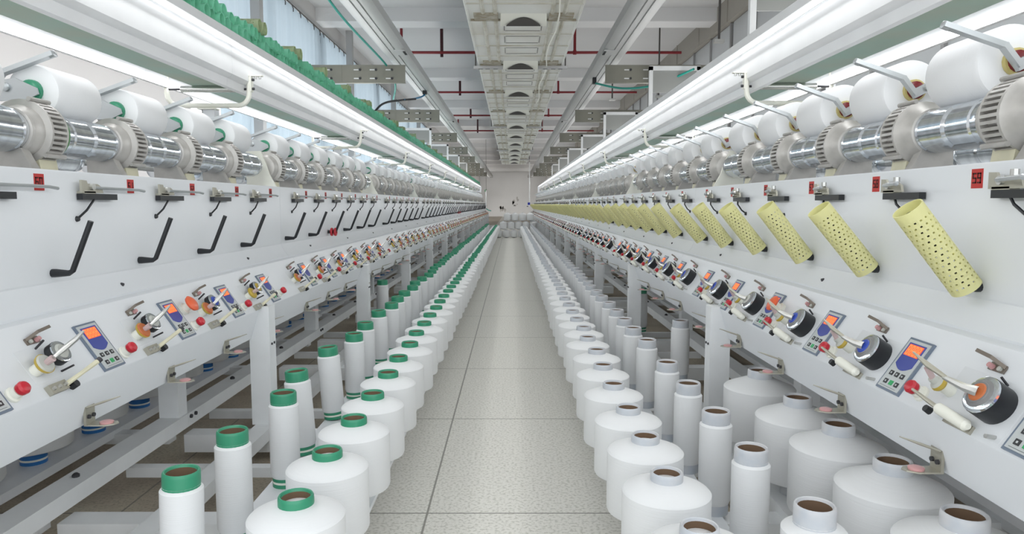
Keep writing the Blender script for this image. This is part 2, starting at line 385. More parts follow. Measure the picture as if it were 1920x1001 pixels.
def stop_button(y, t, cap=RED, r=0.0135, hh=0.02):
    b = MB(); flathe(b, t, y, -0.001, [(r*1.25, 0), (r*1.25, 0.006), (r*0.95, 0.008), (r*0.95, hh)], IVORY, 16)
    c = MB(); flathe(c, t, y, hh-0.001, [(r*0.7, 0), (r, 0.003), (r*1.08, 0.012), (r*0.85, 0.017), (r*0.4, 0.019)], cap, 16)
    return 'stop_button', b, [('button_cap', c)]
def mushroom(y, t):
    b = MB(); flathe(b, t, y, -0.001, [(0.019, 0), (0.019, 0.012), (0.013, 0.014), (0.013, 0.030)], IVORY, 18)
    c = MB(); flathe(c, t, y, 0.029, [(0.014, 0), (0.025, 0.004), (0.027, 0.010), (0.020, 0.015), (0.008, 0.017)], ORANGE, 18)
    return 'emergency_stop', b, [('button_cap', c)]
def tension_left(c1, c2):
    b = MB(); flathe(b, 0.060, -0.195, -0.001, [(0.014, 0), (0.013, 0.018)], IVORY, 14); flathe(b, 0.075, -0.135, -0.001, [(0.012, 0), (0.012, 0.022)], DARK, 12); fbox(b, 0.030, 0.114, -0.215, -0.112, -0.001, 0.0004, WHITE)
    b.tube([F(0.108, -0.150, 0.0), F(0.112, -0.155, 0.03)], 0.0026, DARK, 6); b.tube([F(0.04, -0.125, 0.0), F(0.036, -0.122, 0.03)], 0.0026, DARK, 6)
    y = MB(); flathe(y, 0.062, -0.190, 0.017, [(0.010, 0), (0.022, 0.003), (0.0235, 0.009)], YELLOWD, 20); flathe(y, 0.062, -0.190, 0.026, [(0.022, 0), (0.0195, 0.004)], c1, 20)
    flathe(y, 0.062, -0.190, 0.029, [(0.007, 0), (0.008, 0.018)], PINKF, 10)
    k = MB(); flathe(k, 0.075, -0.135, 0.012, [(0.022, 0), (0.027, 0.004), (0.027, 0.020)], BLACK, 22); flathe(k, 0.075, -0.135, 0.032, [(0.0265, 0), (0.026, 0.003), (0.021, 0.004)], CHROME, 22)
    flathe(k, 0.075, -0.135, 0.036, [(0.018, 0), (0.014, 0.004)], c2, 18)
    n = MB(); n.tube([F(0.062, -0.192, 0.050), F(0.070, -0.16, 0.055), F(0.082, -0.115, 0.066)], [0.004, 0.0055, 0.003], STEEL, 7)
    n.tube([F(0.075, -0.135, 0.038), F(0.082, -0.115, 0.066), F(0.09, -0.10, 0.082)], [0.007, 0.006, 0.003], STEEL, 8)
    return 'yarn_tensioner', b, [('yellow_disc', y), ('black_disc', k), ('hook', n)]
def tension_right(c1):
    b = MB(); fbox(b, 0.003, 0.113, -0.30, -0.112, -0.001, 0.0004, WHITE); flathe(b, 0.055, -0.125, -0.001, [(0.012, 0), (0.012, 0.028)], IVORY, 12)
    flathe(b, 0.055, -0.125, 0.026, [(0.015, 0), (0.017, 0.004), (0.015, 0.010)], YELLOWD, 16); flathe(b, 0.055, -0.125, 0.036, [(0.015, 0), (0.009, 0.004), (0.007, 0.014)], PALED, 16)
    b.tube([F(0.105, -0.235, 0.0), F(0.112, -0.23, 0.016)], 0.0026, DARK, 6); b.tube([F(0.012, -0.285, 0.0), F(0.004, -0.29, 0.02)], 0.004, STEEL, 6)
    k = MB(); flathe(k, 0.064, -0.248, -0.001, [(0.036, 0), (0.037, 0.004), (0.037, 0.038)], BLACK, 28); flathe(k, 0.064, -0.248, 0.037, [(0.0365, 0), (0.036, 0.004), (0.031, 0.006)], CHROME, 28)
    flathe(k, 0.064, -0.248, 0.042, [(0.030, 0), (0.022, 0.004), (0.021, 0.006)], mat('grey_disc', (0.20, 0.20, 0.20), 0.4), 24); flathe(k, 0.064, -0.248, 0.046, [(0.020, 0), (0.016, 0.004)], c1, 20)
    n = MB(); n.tube([F(0.064, -0.248, 0.048), F(0.060, -0.235, 0.060), F(0.062, -0.18, 0.066)], [0.010, 0.008, 0.005], STEEL, 8)
    n.tube([F(0.062, -0.19, 0.066), F(0.07, -0.135, 0.075), F(0.082, -0.085, 0.085)], [0.004, 0.006, 0.002], CLAMP, 7)
    n.tube([F(0.055, -0.125, 0.045), F(0.066, -0.13, 0.072)], 0.006, PINKF, 7)
    return 'yarn_tensioner', b, [('black_drum', k), ('hook', n)]
def clip(y, t, s):
    b = MB(); fbox(b, t-0.008, t+0.008, y-0.020, y+0.020, 0, 0.004, BRONZE)
    b.strip([F(t+0.004, y-0.018*s, 0.004), F(t+0.010, y+0.005*s, 0.022), F(t+0.012, y+0.036*s, 0.030)], 0.007, 0.003, BRONZE, FT)
    flathe(b, t-0.002, y-0.010, 0.004, [(0.005, 0), (0.005, 0.004)], PALED, 8); flathe(b, t-0.002, y+0.010, 0.004, [(0.006, 0), (0.005, 0.010)], PINK, 8)
    return 'thread_clip', b, []
def arm_left():
    b = MB(); fbox(b, -0.004, 0.018, -0.205, -0.150, 0, 0.012, CLAMP)
    for q in range(3): flathe(b, 0.007, -0.197+q*0.019, 0.012, [(0.005, 0), (0.004, 0.005)], STEEL, 8)
    b.tube([F(0.006, -0.155, 0.010), F(0.012, -0.12, 0.034), F(0.018, -0.088, 0.058)], [0.006, 0.005, 0.006], CREAM, 8); b.tube([F(0.018, -0.088, 0.058), F(0.020, -0.081, 0.063)], 0.0068, DARK, 8)
    flathe(b, -0.002, -0.135, 0.004, [(0.009, 0), (0.009, 0.016)], BLACK, 10)
    return 'sensor_arm', b, []
def arm_right():
    b = MB(); fbox(b, -0.004, 0.012, -0.235, -0.16, 0, 0.006, CLAMP)
    b.tube([F(0.006, -0.242, 0.018), F(0.006, -0.236, 0.019), F(0.010, -0.175, 0.036), F(0.010, -0.170, 0.037)], [0.006, 0.011, 0.011, 0.007], IVORY, 12)
    b.tube([F(0.010, -0.17, 0.036), F(0.018, -0.115, 0.060)], [0.005, 0.003], CLAMP, 8); flathe(b, 0.0, -0.140, 0.022, [(0.008, 0), (0.007, 0.012)], BLACK, 10)
    return 'sensor_arm', b, []
def guide(y, s):      # bracket at the lower edge with a pink ceramic eyelet
    b = MB(); b.box(0.922, 0.928, y-0.018, y+0.018, 0.478, 0.522, CLAMP)
    for q in (-1, 1): b.cyl((0.922, y+q*0.009, 0.497), (0.917, y+q*0.009, 0.497), 0.005, DARK, 8)
    pts = [(0.928, -0.018), (0.880, -0.018), (0.862, -0.006), (0.858, 0.006), (0.868, 0.018), (0.928, 0.018)]
    b.prism([(p[0], y+p[1], 0.476) for p in pts], [(p[0], y+p[1], 0.479) for p in pts], CLAMP)
    b.tube([(0.922, y-0.014, 0.520), (0.89, y, 0.530), (0.855, y+0.012, 0.541)], [0.0026, 0.003, 0.0012], CLAMP, 6)
    e = MB(); e.lathe((0.884, y, 0.479), (0, 0, 1), [(0.015, 0), (0.0155, 0.004), (0.011, 0.006)], PINK, 14)
    return 'guide_bracket', b, [('eyelet', e)]
def clampw(s):        # yarn clamp on the upper panel; y measured from its near (left) or far (right) edge
    U = 1.0475; b = MB(); f = (lambda a: a) if s < 0 else (lambda a: -a)
    pts = [(0.0, 1.030), (0.0, 1.063), (0.022, 1.062), (0.026, 1.054), (0.070, 1.054), (0.090, 1.046), (0.095, 1.030)]
    b.prism([(U-0.020, f(p[0]), p[1]) for p in pts], [(U-0.014, f(p[0]), p[1]) for p in pts], CLAMP)
    b.box(U-0.02, U, min(f(0.01), f(0.06)), max(f(0.01), f(0.06)), 1.028, 1.034, CLAMP)
    b.cyl((U-0.020, f(0.040), 1.046), (U-0.028, f(0.040), 1.046), 0.009, STEEL, 10)
    r = MB()
    if s < 0: r.tube([(U-0.024, 0.04, 1.044), (U-0.024, 0.10, 1.0435), (U-0.024, 0.27, 1.042), (U-0.024, 0.30, 1.039)], 0.0042, HANDLE, 7)
    else:
        r.tube([(U-0.026, -0.04, 1.046), (U-0.045, -0.06, 1.046), (U-0.07, -0.16, 1.048)], 0.0042, HANDLE, 7); r.lathe((U-0.07, -0.158, 1.048), (0, -1, 0), [(0.003, 0), (0.006, 0.004), (0.003, 0.009)], HANDLE, 8)
        r.cyl((U-0.022, -0.075, 1.054), (U-0.022, -0.075, 1.066), 0.008, STEEL, 8)
    k = MB(); k.box(U-0.018, U-0.002, min(f(0.006), f(0.165)), max(f(0.006), f(0.165)), 1.012, 1.028, BLACK)
    h = MB()
    if s < 0: h.tube([(U-0.012, 0.07, 1.018), (U-0.020, 0.045, 1.008), (U-0.018, 0.02, 0.985), (U-0.006, 0.008, 0.968), (U, 0.004, 0.962)], 0.0032, BLACK, 6); h.lathe((U, 0.004, 0.962), (-1, 0, 0), [(0.008, 0), (0.006, 0.006)], BLACK, 10)
    else: h.tube([(U-0.012, -0.05, 1.018), (U-0.020, -0.075, 1.0), (U-0.012, -0.105, 0.975), (U, -0.125, 0.962)], 0.0032, BLACK, 6); h.lathe((U, -0.125, 0.962), (-1, 0, 0), [(0.008, 0), (0.006, 0.006)], BLACK, 10)
    return 'yarn_clamp', b, [('clamp_rod', r), ('sensor_bar', k), ('cable', h)]
def peg(s):
    U = 1.0475; b = MB(); z = 0.831; a = 0.047 if s < 0 else 0.030; up = (0.055, 0.128) if s < 0 else (0.125, 0.150)
    b.tube([(U, 0, z), (U-0.01, 0, z), (U-a+0.006, 0, z), (U-a-0.004, 0, z+0.006), (U-a-up[0], 0, z+up[1])], [0.0105, 0.0105, 0.0075, 0.0068, 0.0068], BLACK, 10)
    return 'holder_peg', b, []
DIG = {'0': 'abcdef', '1': 'bc', '2': 'abged', '3': 'abgcd', '4': 'fgbc', '5': 'afgcd', '6': 'afgedc', '7': 'abc', '8': 'abcdefg', '9': 'abcdfg'}
def number_label(s, num):
    U = 1.0475; b = MB(); w = 0.036; b.box(U-0.0006, U+0.0002, 0, w, 1.033, 1.073, REDLABEL)
    t = '%02d' % num
    for i, ch in enumerate(t):
        y0 = 0.0045 + i*0.0145; wd = 0.0115; z0 = 1.043; z1 = 1.065; zm = (z0+z1)/2; k = 0.0032
        seg = {'a': (0, wd, z1-k, z1), 'g': (0, wd, zm-k/2, zm+k/2), 'd': (0, wd, z0, z0+k), 'f': (0, k, zm, z1), 'e': (0, k, z0, zm), 'b': (wd-k, wd, zm, z1), 'c': (wd-k, wd, z0, zm)}
        for c in DIG[ch]:
            a0, a1, za, zb = seg[c]; ya, yb = y0+a0, y0+a1
            if s > 0: ya, yb = w-yb, w-ya
            b.box(U-0.0012, U-0.0006, ya, yb, za, zb, LABELINK)
    return 'number_label', b, []
DU, DZ, DR = 1.165, 1.185, 0.056
def drum():            # grooved drum; axis along y, 0..0.26
    b = MB(); o = (DU, 0, DZ); P = [(0.040, 0), (0.054, 0.002), (DR, 0.01), (DR, 0.028), (0.052, 0.032), (0.052, 0.036), (DR, 0.040), (DR, 0.115), (0.050, 0.122), (0.050, 0.130), (DR, 0.137), (DR, 0.228), (0.052, 0.232), (0.052, 0.238), (DR-0.001, 0.242), (0.052, 0.258), (0.048, 0.264), (0.048, 0.285)]
    b.lathe(o, (0, 1, 0), P, CHROME, 28); return b
def flange(m):
    b = MB(); b.lathe((DU, -0.012, DZ), (0, 1, 0), [(0.06, 0), (0.064, 0.003), (0.064, 0.010), (0.058, 0.014)], m, 28); return b
def guard(s):           # finned guard between drums, y -0.15..-0.01
    b = MB(); o = (DU, -0.165, DZ)
    b.lathe(o, (0, 1, 0), [(0.050, 0.015), (0.058, 0.02), (0.062, 0.03), (0.066, 0.04), (0.074, 0.055), (0.082, 0.062), (0.082, 0.070)] if s > 0 else [(0.046, 0.022), (0.056, 0.026), (0.059, 0.034), (0.057, 0.037), (0.063, 0.048), (0.066, 0.056), (0.066, 0.060), (0.082, 0.063), (0.082, 0.070)], CAST, 28)
    b.lathe(o, (0, 1, 0), [(0.066, 0.07), (0.066, 0.122)], CAST, 28); b.lathe(o, (0, 1, 0), [(0.082, 0.122), (0.083, 0.126), (0.080, 0.132), (0.06, 0.137)], CAST, 28)
    n = 36
    for k in range(n):
        a = 2*pi*k/n; c, s_ = cos(a), sin(a); w = 0.0035
        def q(r, yy, ww): return (DU + r*c - ww*s_, yy, DZ + r*s_ + ww*c)
        y0, y1 = -0.097, -0.042
        b.prism([q(0.064, y0, -w), q(0.0815, y0, -w), q(0.0815, y0, w), q(0.064, y0, w)], [q(0.064, y1, -w), q(0.0815, y1, -w), q(0.0815, y1, w), q(0.064, y1, w)], CAST)
    for a in (0.6*pi, 1.25*pi):
        b.cyl((DU+0.086*cos(a), -0.105, DZ+0.086*sin(a)), (DU+0.086*cos(a), -0.026, DZ+0.086*sin(a)), 0.006, CAST, 8)
    return b
def stand(s):
    b = MB(); pts = [(DU-0.045, 1.085), (DU+0.045, 1.085), (DU+0.035, 1.150), (DU-0.035, 1.150)]
    b.profile(pts, -0.100, -0.030, CREAM); b.profile([(DU-0.060, 1.085), (DU+0.05, 1.085), (DU+0.05, 1.135), (DU-0.03, 1.14), (DU-0.045, 1.11)], -0.15, -0.12, CAST)
    return b
def section_stand():
    b = MB(); pts = [(DU-0.085, 1.085), (DU+0.06, 1.085), (DU+0.06, 1.26), (DU-0.01, 1.262), (DU-0.035, 1.20), (DU-0.05, 1.15)]
    b.profile(pts, -0.008, 0.008, IVORY); return b
def cradle(s, pr):
    """package holder at the near end of each package: handle bar, plate and hub (y 0 = package near end)"""
    pz = DZ + sqrt((DR+pr)**2 - 0.05**2); pu = 1.215; b = MB(); h = MB(); k = MB()
    if s < 0:
        pts = [(pu-0.030, pz-0.010), (pu-0.026, pz+0.006), (pu+0.030, pz+0.032), (pu+0.10, pz+0.022), (pu+0.22, pz-0.005), (pu+0.22, pz-0.035), (pu+0.06, pz-0.028), (pu+0.01, pz-0.030)]
        b.prism([(p[0], -0.022, p[1]) for p in pts], [(p[0], -0.016, p[1]) for p in pts], HANDLE)
        b.lathe((pu+0.055, -0.022, pz+0.008), (0, -1, 0), [(0.012, 0), (0.012, 0.006), (0.008, 0.008)], HANDLE, 12)
        h.strip([(1.33, -0.012, pz+0.0), (1.285, -0.012, 1.352), (1.145, -0.012, 1.402)], 0.024, 0.012, HANDLE)
        h.lathe((1.145, -0.012, 1.402), (-0.94, 0, 0.33), [(0.010, -0.01), (0.009, 0.004), (0.004, 0.007)], HANDLE, 10)
        k.lathe((pu, -0.016, pz), (0, 1, 0), [(0.018, 0), (0.024, 0.004), (0.026, 0.016)], GREEN, 16)
    else:
        h.strip([(pu-0.012, -0.028, pz-0.012), (pu-0.045, -0.026, pz+0.030), (1.045, -0.012, pz+0.078)], 0.020, 0.012, HANDLE)
        h.lathe((1.045, -0.012, pz+0.078), (-0.94, 0, 0.36), [(0.010, -0.01), (0.009, 0.004), (0.004, 0.007)], HANDLE, 10)
        b.strip([(pu-0.012, -0.028, pz-0.012), (pu+0.05, -0.03, pz+0.02), (pu+0.2, -0.03, pz+0.0)], 0.012, 0.024, HANDLE)
        b.lathe((pu+0.02, -0.034, pz+0.004), (0, -1, 0), [(0.011, 0), (0.010, 0.012)], STEEL, 10)
        k.lathe((pu, -0.020, pz), (0, 1, 0), [(0.018, 0), (0.024, 0.004), (0.026, 0.012), (0.026, 0.018)], mat('dark_red_cone', (0.16, 0.008, 0.012), 0.35), 16)
    return 'package_cradle', b, [('cradle_handle', h), ('tube_cone', k)]

def build_machine(s):
    sd = SIDEN[s]
    root = thing('winding_machine', 'long white yarn winding machine along the %s side of the aisle' % sd, 'machine', (s*UC+XO, 0, 0))
    T = lambda x, y, z: (s*(x-UC), y, z)
    cache = {}
    def put(name, b, y=0.0, key=None, parent=None):
        if key is None or key not in cache:
            b.map(T); me = b.mesh(name)
            if key is not None: cache[key] = me
        else: me = cache[key]
        return ob(name, me, parent or root, (0, y, 0) if parent is None else (0, 0, 0))
    def unit(key, gen, y, near):
        """part with sub-parts near the camera, one merged mesh further off"""
        k2 = (key, near)
        if k2 not in cache:
            name, b, subs = gen()
            if near: cache[k2] = (name, b.map(T).mesh(name), [(n, q.map(T).mesh(n)) for n, q in subs])
            else:
                for n, q in subs: b.add(q)
                cache[k2] = (name, b.map(T).mesh(name), [])
        name, me, subs = cache[k2]
        o = ob(name, me, root, (0, y, 0))
        for n, q in subs: ob(n, q, o)
        return o
    YE = 29.75; YS = 0.55
    seams = [YS] + [3.42 + 2.64*k for k in range(11) if 3.42+2.64*k < YE-0.5] + [YE]
    if s > 0: seams = [YS] + [3.66 + 2.64*k for k in range(11) if 3.66+2.64*k < YE-0.5] + [YE]
    for i, (a, b_) in enumerate(zip(seams[:-1], seams[1:])):
        g = 0.0012; p = MB()
        p.profile([(1.0475, 0.81), (1.0475, 1.079), (1.0505, 1.085), (1.14, 1.085), (1.14, 1.075), (1.06, 1.075), (1.06, 0.81)], a+g, b_-g, WHITE); put('upper_panel', p)
        p = MB(); p.profile([(1.06, 0.8099), (1.0475, 0.8099), (1.0485, 0.806), (1.034, 0.772), (1.014, 0.748), (1.014, 0.742), (1.08, 0.742), (1.08, 0.8)], a+g, b_-g, WHITE)
        for q in range(3):
            yb = a + (b_-a)*(q+0.5)/3
            p.cyl((1.036, yb, 0.772), (1.028, yb, 0.770), 0.005, DARK, 8)
        put('middle_strip', p)
        p = MB(); p.profile([(1.08, 0.7419), (0.997, 0.7419), (0.990, 0.738), (0.984, 0.722), (0.9805, 0.7035), (0.9035, 0.5908), (0.9035, 0.586), (0.938, 0.474), (0.942, 0.474), (1.08, 0.60)], a+g, b_-g, WHITE); put('control_panel', p)
        p = MB(); p.box(1.145, 1.80, a, b_, 1.075, 1.085, GREYLIP); p.box(1.20, 1.74, a+0.01, b_-0.01, 0.62, 0.63, WHITE); put('machine_bed', p)
        p = MB(); p.profile([(1.8925, 0.81), (1.8925, 1.085), (1.80, 1.085), (1.80, 1.075), (1.88, 1.075), (1.88, 0.81)], a+g, b_-g, WHITE); p.profile([(1.94, 0.74), (2.035, 0.59), (2.0, 0.474), (1.86, 0.60), (1.86, 0.80), (1.89, 0.80)], a+g, b_-g, WHITE); put('rear_panel', p)
        # conveyor cover
        p = MB(); A0, A1 = a+0.0008, b_-0.0008
        p.profile([(1.262, 1.757), (1.262, 1.763), (1.215, 1.766), (1.212, 1.802), (1.73, 1.802), (1.728, 1.766), (1.68, 1.763), (1.68, 1.757), (1.67, 1.757), (1.67, 1.79), (1.27, 1.79), (1.27, 1.757)], A0, A1, COVER)
        p.profile([(1.262, 1.7569), (1.258, 1.745), (1.258, 1.625), (1.268, 1.612), (1.284, 1.606), (1.288, 1.568), (1.300, 1.560), (1.302, 1.563), (1.291, 1.572), (1.289, 1.610), (1.272, 1.616), (1.264, 1.628), (1.266, 1.7569)], A0, A1, COVER)
        p.profile([(1.680, 1.7569), (1.684, 1.745), (1.684, 1.62), (1.692, 1.595), (1.672, 1.595), (1.676, 1.62), (1.678, 1.7569)], A0, A1, COVER)
        put('conveyor_cover', p)
        for (uu, nm) in ((1.236, 'tube_light'), (1.706, 'rear_tube_light'), (1.665, 'strip_light')):
            n_ = 2; L_ = (b_-a)/n_
            for q in range(n_):
                p = MB()
                if nm == 'strip_light': p.profile([(1.652, 1.598), (1.672, 1.596), (1.672, 1.622), (1.652, 1.616)], a+q*L_+0.01, a+(q+1)*L_-0.01, STRIPM)
                else: p.cyl((uu, a+q*L_+0.01, 1.756), (uu, a+(q+1)*L_-0.01, 1.756), 0.006, LAMP, 10)
                put(nm, p)
    p = MB(); p.box(1.385, 1.555, YS, YE, 1.606, 1.610, BELT); put('conveyor_belt', p)
    p = MB(); p.profile([(1.20, 1.50), (1.20, 1.80), (1.74, 1.80), (1.74, 1.50)], YE, YE+0.012, WHITE); put('end_plate', p)
    p = MB(); p.box(1.02, 1.9, YE, YE+0.012, 0.5, 1.085, WHITE); put('end_plate', p)
    # U brackets with rollers
    for k in range(11):
        y = 3.64 + 2.64*k if s < 0 else 3.55+2.64*k
        if y > YE: break
        def gen():
            b = MB(); P = [(1.262, 1.66), (1.262, 1.565)]
            P += [(1.322-0.06*cos(a), 1.565-0.06*sin(a)) for a in [pi/2*q/6 for q in range(1, 7)]]
            P += [(1.624+0.06*sin(a), 1.565-0.06*cos(a)) for a in [pi/2*q/6 for q in range(0, 7)]] + [(1.684, 1.66)]
            b.tube([(p_[0], 0, p_[1]) for p_ in P], 0.0125, IVORY, 10)
            b.box(1.19, 1.262, -0.014, 0.014, 1.652, 1.657, IVORY); b.box(1.245, 1.251, -0.016, 0.016, 1.575, 1.655, IVORY)
            for zz in (1.59, 1.635): b.cyl((1.245, 0, zz), (1.234, 0, zz), 0.007, DARK, 8)
            for xx in (1.205, 1.225): b.cyl((xx, 0, 1.652), (xx, 0, 1.64), 0.007, STEEL, 8)
            b.box(1.43, 1.52, -0.03, 0.03, 1.484, 1.491, IVORY); b.cyl((1.455, 0, 1.484), (1.455, 0, 1.468), 0.008, DARK, 8); b.cyl((1.50, 0, 1.484), (1.50, 0, 1.468), 0.008, DARK, 8)
            r = MB(); r.cyl((1.325, 0, 1.588), (1.61, 0, 1.588), 0.0165, ROLLER, 14); r.cyl((1.262, 0, 1.588), (1.684, 0, 1.588), 0.006, DARK, 8)
            return 'roller_bracket', b, [('roller', r)]
        unit('rb', gen, y, k < 6)
        # column that carries the conveyor
        def colg():
            b = MB(); b.box(1.44, 1.50, -0.03, 0.03, 1.08, 1.486, WHITE); return 'conveyor_post', b, []
        unit('cp', colg, y+0.02, False)
    # spindles
    if s < 0: cl = [3.02-0.402*k for k in range(4, -1, -1)] + [3.59+2.64*q+0.405*j for q in range(10) for j in range(6)]
    else: cl = [1.385, 1.786, 2.183, 2.586, 2.987, 3.384] + [3.88+2.64*q+0.405*j for q in range(10) for j in range(6)]
    first = {3.59+2.64*q for q in range(10)} if s < 0 else {3.88+2.64*q for q in range(10)}
    for i, c in enumerate(cl):
        if c > YE-0.2: continue
        near = c < 7.0
        y0 = c-0.150 if s < 0 else c-0.343
        unit('disp', lambda: display(s > 0), y0, near)
        if s < 0:
            unit('btn', lambda: stop_button(0.111, 0.028), y0, near)
            v = i % 4; cc = [(PALED, PALED), (PALED, PALED), (ORANGED, PALED), (ORANGED, BLUED), (YELLOWD, YELLOWD), (ORANGED, BLUED)]; v = i if i < 6 else (i*5+i//3) % 4+2
            unit('ten%d' % v, lambda: tension_left(*cc[v]), y0, near); unit('clip', lambda: clip(-0.145, 0.128, 1), y0, False)
            unit('arm', arm_left, y0, False); unit('guide', lambda: guide(-0.037, 1), y0, near)
            if i == 2: unit('mush', lambda: mushroom(0.115, 0.09), y0, True)
            if i in (20, 41): unit('mush', lambda: mushroom(0.115, 0.09), y0, True)
        else:
            unit('btn', lambda: stop_button(-0.058, 0.027), y0, near)
            cc = [ORANGED, BLUED, BLUED, PALED, BLUED, PALED]; v = (i-1) if 0 < i < 6 else (i*7+i//4) % 6
            unit('ten%d' % v, lambda: tension_right(cc[v]), y0, near); unit('clip', lambda: clip(-0.19, 0.130, 1), y0, False)
            unit('arm', arm_right, y0, False); unit('guide', lambda: guide(-0.11, 1), y0, near)
            if i == 3: unit('mush', lambda: mushroom(-0.03, 0.085), y0, True)
        unit('clamp', lambda: clampw(s), c, near); unit('peg', lambda: peg(s), c-0.105 if s < 0 else c+0.035, False)
        num = (60+i) % 100 if s < 0 else (59-i) % 100
        if c < 16: unit('lab%d' % num, lambda: number_label(s, num), c+0.25 if s < 0 else c+0.045, False)
        yd = c+0.085 if s < 0 else c-0.236
        if ('drum',) not in cache:
            cache[('drum',)] = drum().map(T).mesh('winding_drum'); cache[('guard',)] = guard(s).map(T).mesh('finned_guard'); cache[('stand',)] = stand(s).map(T).mesh('drum_stand')
            cache[('gfl',)] = flange(mat('green_ring', (0.10, 0.26, 0.10), 0.5)).map(T).mesh('drum_flange'); cache[('sst',)] = section_stand().map(T).mesh('section_stand')
            cache[('wfl',)] = flange(CAST).map(T).mesh('drum_flange')
        ob('winding_drum', cache[('drum',)], root, (0, yd, 0)); ob('finned_guard', cache[('guard',)], root, (0, yd, 0)); ob('drum_stand', cache[('stand',)], root, (0, yd, 0))
        ob('drum_flange', cache[('gfl',)] if s < 0 else cache[('wfl',)], root, (0, yd, 0))
        if any(abs(c-f) < 1e-6 for f in first): ob('section_stand', cache[('sst',)], root, (0, yd-0.20 if s < 0 else yd-0.19, 0))
        unit('crad', lambda: cradle(s, 0.074 if s < 0 else 0.086), c+0.11 if s < 0 else c-0.19, near)
        if i < 24:
            if ('rdrum',) not in cache:
                cache[('rdrum',)] = MB().add(drum()).map(lambda x, y, z: (2*UC-x, y, z)).map(T).mesh('rear_drum')
            ob('rear_drum', cache[('rdrum',)], root, (0, yd, 0))
    p = MB(); p.cyl((DU, YS, DZ), (DU, YE, DZ), 0.018, STEEL, 10); p.cyl((2*UC-DU, YS, DZ), (2*UC-DU, YE, DZ), 0.018, STEEL, 10); put('drum_shaft', p)
    # floor frame
    fr = [0.79+1.885*k for k in range(16)]
    for i, y in enumerate(fr):
        if y > YE: break
        def post():
            b = MB(); b.box(0.866, 0.945, -0.035, 0.035, 0.128, 0.60, FRAMEW)
            for q in (-0.014, 0.014): b.cyl((0.866, q, 0.45), (0.862, q, 0.45), 0.005, DARK, 6)
            return 'post', b, []
        unit('post', post, y+0.06, False)
        def post2():
            b = MB(); b.box(1.197, 1.272, -0.035, 0.035, 0.18, 0.65, FRAMEW); return 'inner_post', b, []
        unit('post2', post2, y-0.02, False)
        def post3():
            b = MB(); b.box(1.668, 1.743, -0.035, 0.035, 0.0, 0.65, FRAMEW); b.box(1.995, 2.07, 0.045, 0.115, 0.0, 0.6, FRAMEW); return 'rear_post', b, []
        unit('post3', post3, y-0.02, False)
        def cross():
            b = MB(); b.box(0.42, 1.20, -0.035, 0.045, 0.03, 0.0995, FRAMEW); b.box(1.262, 2.0, -0.03, 0.03, 0.06, 0.10, FRAMEW)
            f = MB(); f.cyl((1.05, 0, 0), (1.05, 0, 0.015), 0.035, DARK, 14); f.cyl((1.05, 0, 0.015), (1.05, 0, 0.031), 0.012, STEEL, 10)
            return 'cross_beam', b, [('levelling_foot', f)]
        unit('cross', cross, y+0.02, i < 4)
        unit('cross', cross, y+1.14, i < 4)
        for dy in (0.37, 1.585):
            def bar():
                b = MB(); b.box(0.42, 1.26, -0.02, 0.02, 0.05, 0.085, FRAMEW); return 'thin_bar', b, []
            unit('bar', bar, y+dy, False)
        p = MB(); yn = min(y+1.885, YE); p.box(1.187, 1.270, y, yn-0.001, 0.128, 0.180, FRAMEW)
        for q in (0.55, 1.25): p.lathe((1.232, y+q, 0.18), (0, 0, 1), [(0.011, 0), (0.011, 0.007), (0.005, 0.012)], DARK, 8)
        for q in (0.02, 0.06): p.cyl((1.187, y+q, 0.165), (1.180, y+q, 0.165), 0.008, DARK, 8)
        put('inner_beam', p)
        p = MB(); p.box(0.862, 0.932, y, yn-0.001, 0.08, 0.128, FRAMEW); put('front_beam', p)
        p = MB(); p.profile([(0.330 if s < 0 else 0.400, 0.100), (0.330 if s < 0 else 0.400, 0.115), (0.685, 0.115), (0.685, 0.085), (0.68, 0.085), (0.68, 0.100)], y, yn-0.001, WHITE); put('floor_board', p)
        p = MB(); p.profile([(1.475, 0.085), (1.475, 0.115), (1.765, 0.115), (1.765, 0.085), (1.76, 0.085), (1.76, 0.105), (1.48, 0.105), (1.48, 0.085)], y, yn-0.001, WHITE); put('inner_board', p)
    return cl
clL = build_machine(-1)
clR = build_machine(1)

# ------------------------------------------------------------------ yarn packages and tubes
def tube_mb(h, r, ring, bands=True):
    b = MB(); ri = r*0.80
    if bands:
        b.lathe((0, 0, 0), (0, 0, 1), [(r, 0), (r, 0.012)], ring, 24, False, False); b.lathe((0, 0, 0), (0, 0, 1), [(r, 0.012), (r, 0.019)], IVORY, 24, False, False)
        b.lathe((0, 0, 0), (0, 0, 1), [(r, 0.019), (r, h-0.008), (r*0.985, h-0.003), (r*0.93, h), (r*0.86, h-0.001), (ri, h-0.006)], ring, 24, False, False)
    else: b.lathe((0, 0, 0), (0, 0, 1), [(r, 0), (r, h-0.008), (r*0.985, h-0.003), (r*0.93, h), (r*0.86, h-0.001), (ri, h-0.006)], ring, 24, False, False)
    b.lathe((0, 0, 0), (0, 0, 1), [(ri, h-0.006), (ri, 0.002), (0.004, 0.002)], BROWN, 24, False, True)
    return b
def body_mb(R, z0, z1, z2, z3, rt, n=40):
    b = MB(); k = 0.0045
    b.lathe((0, 0, 0), (0, 0, 1), [(rt, z0), (R*0.9, z1-0.006), (R-0.003, z1-0.002), (R, z1+k), (R, z2-k), (R-0.002, z2-0.002), (R-k*1.2, z2+0.0015), (R*0.62, (z2+z3)/2+0.0025), (rt, z3)], YARN, n, True, True)
    return b
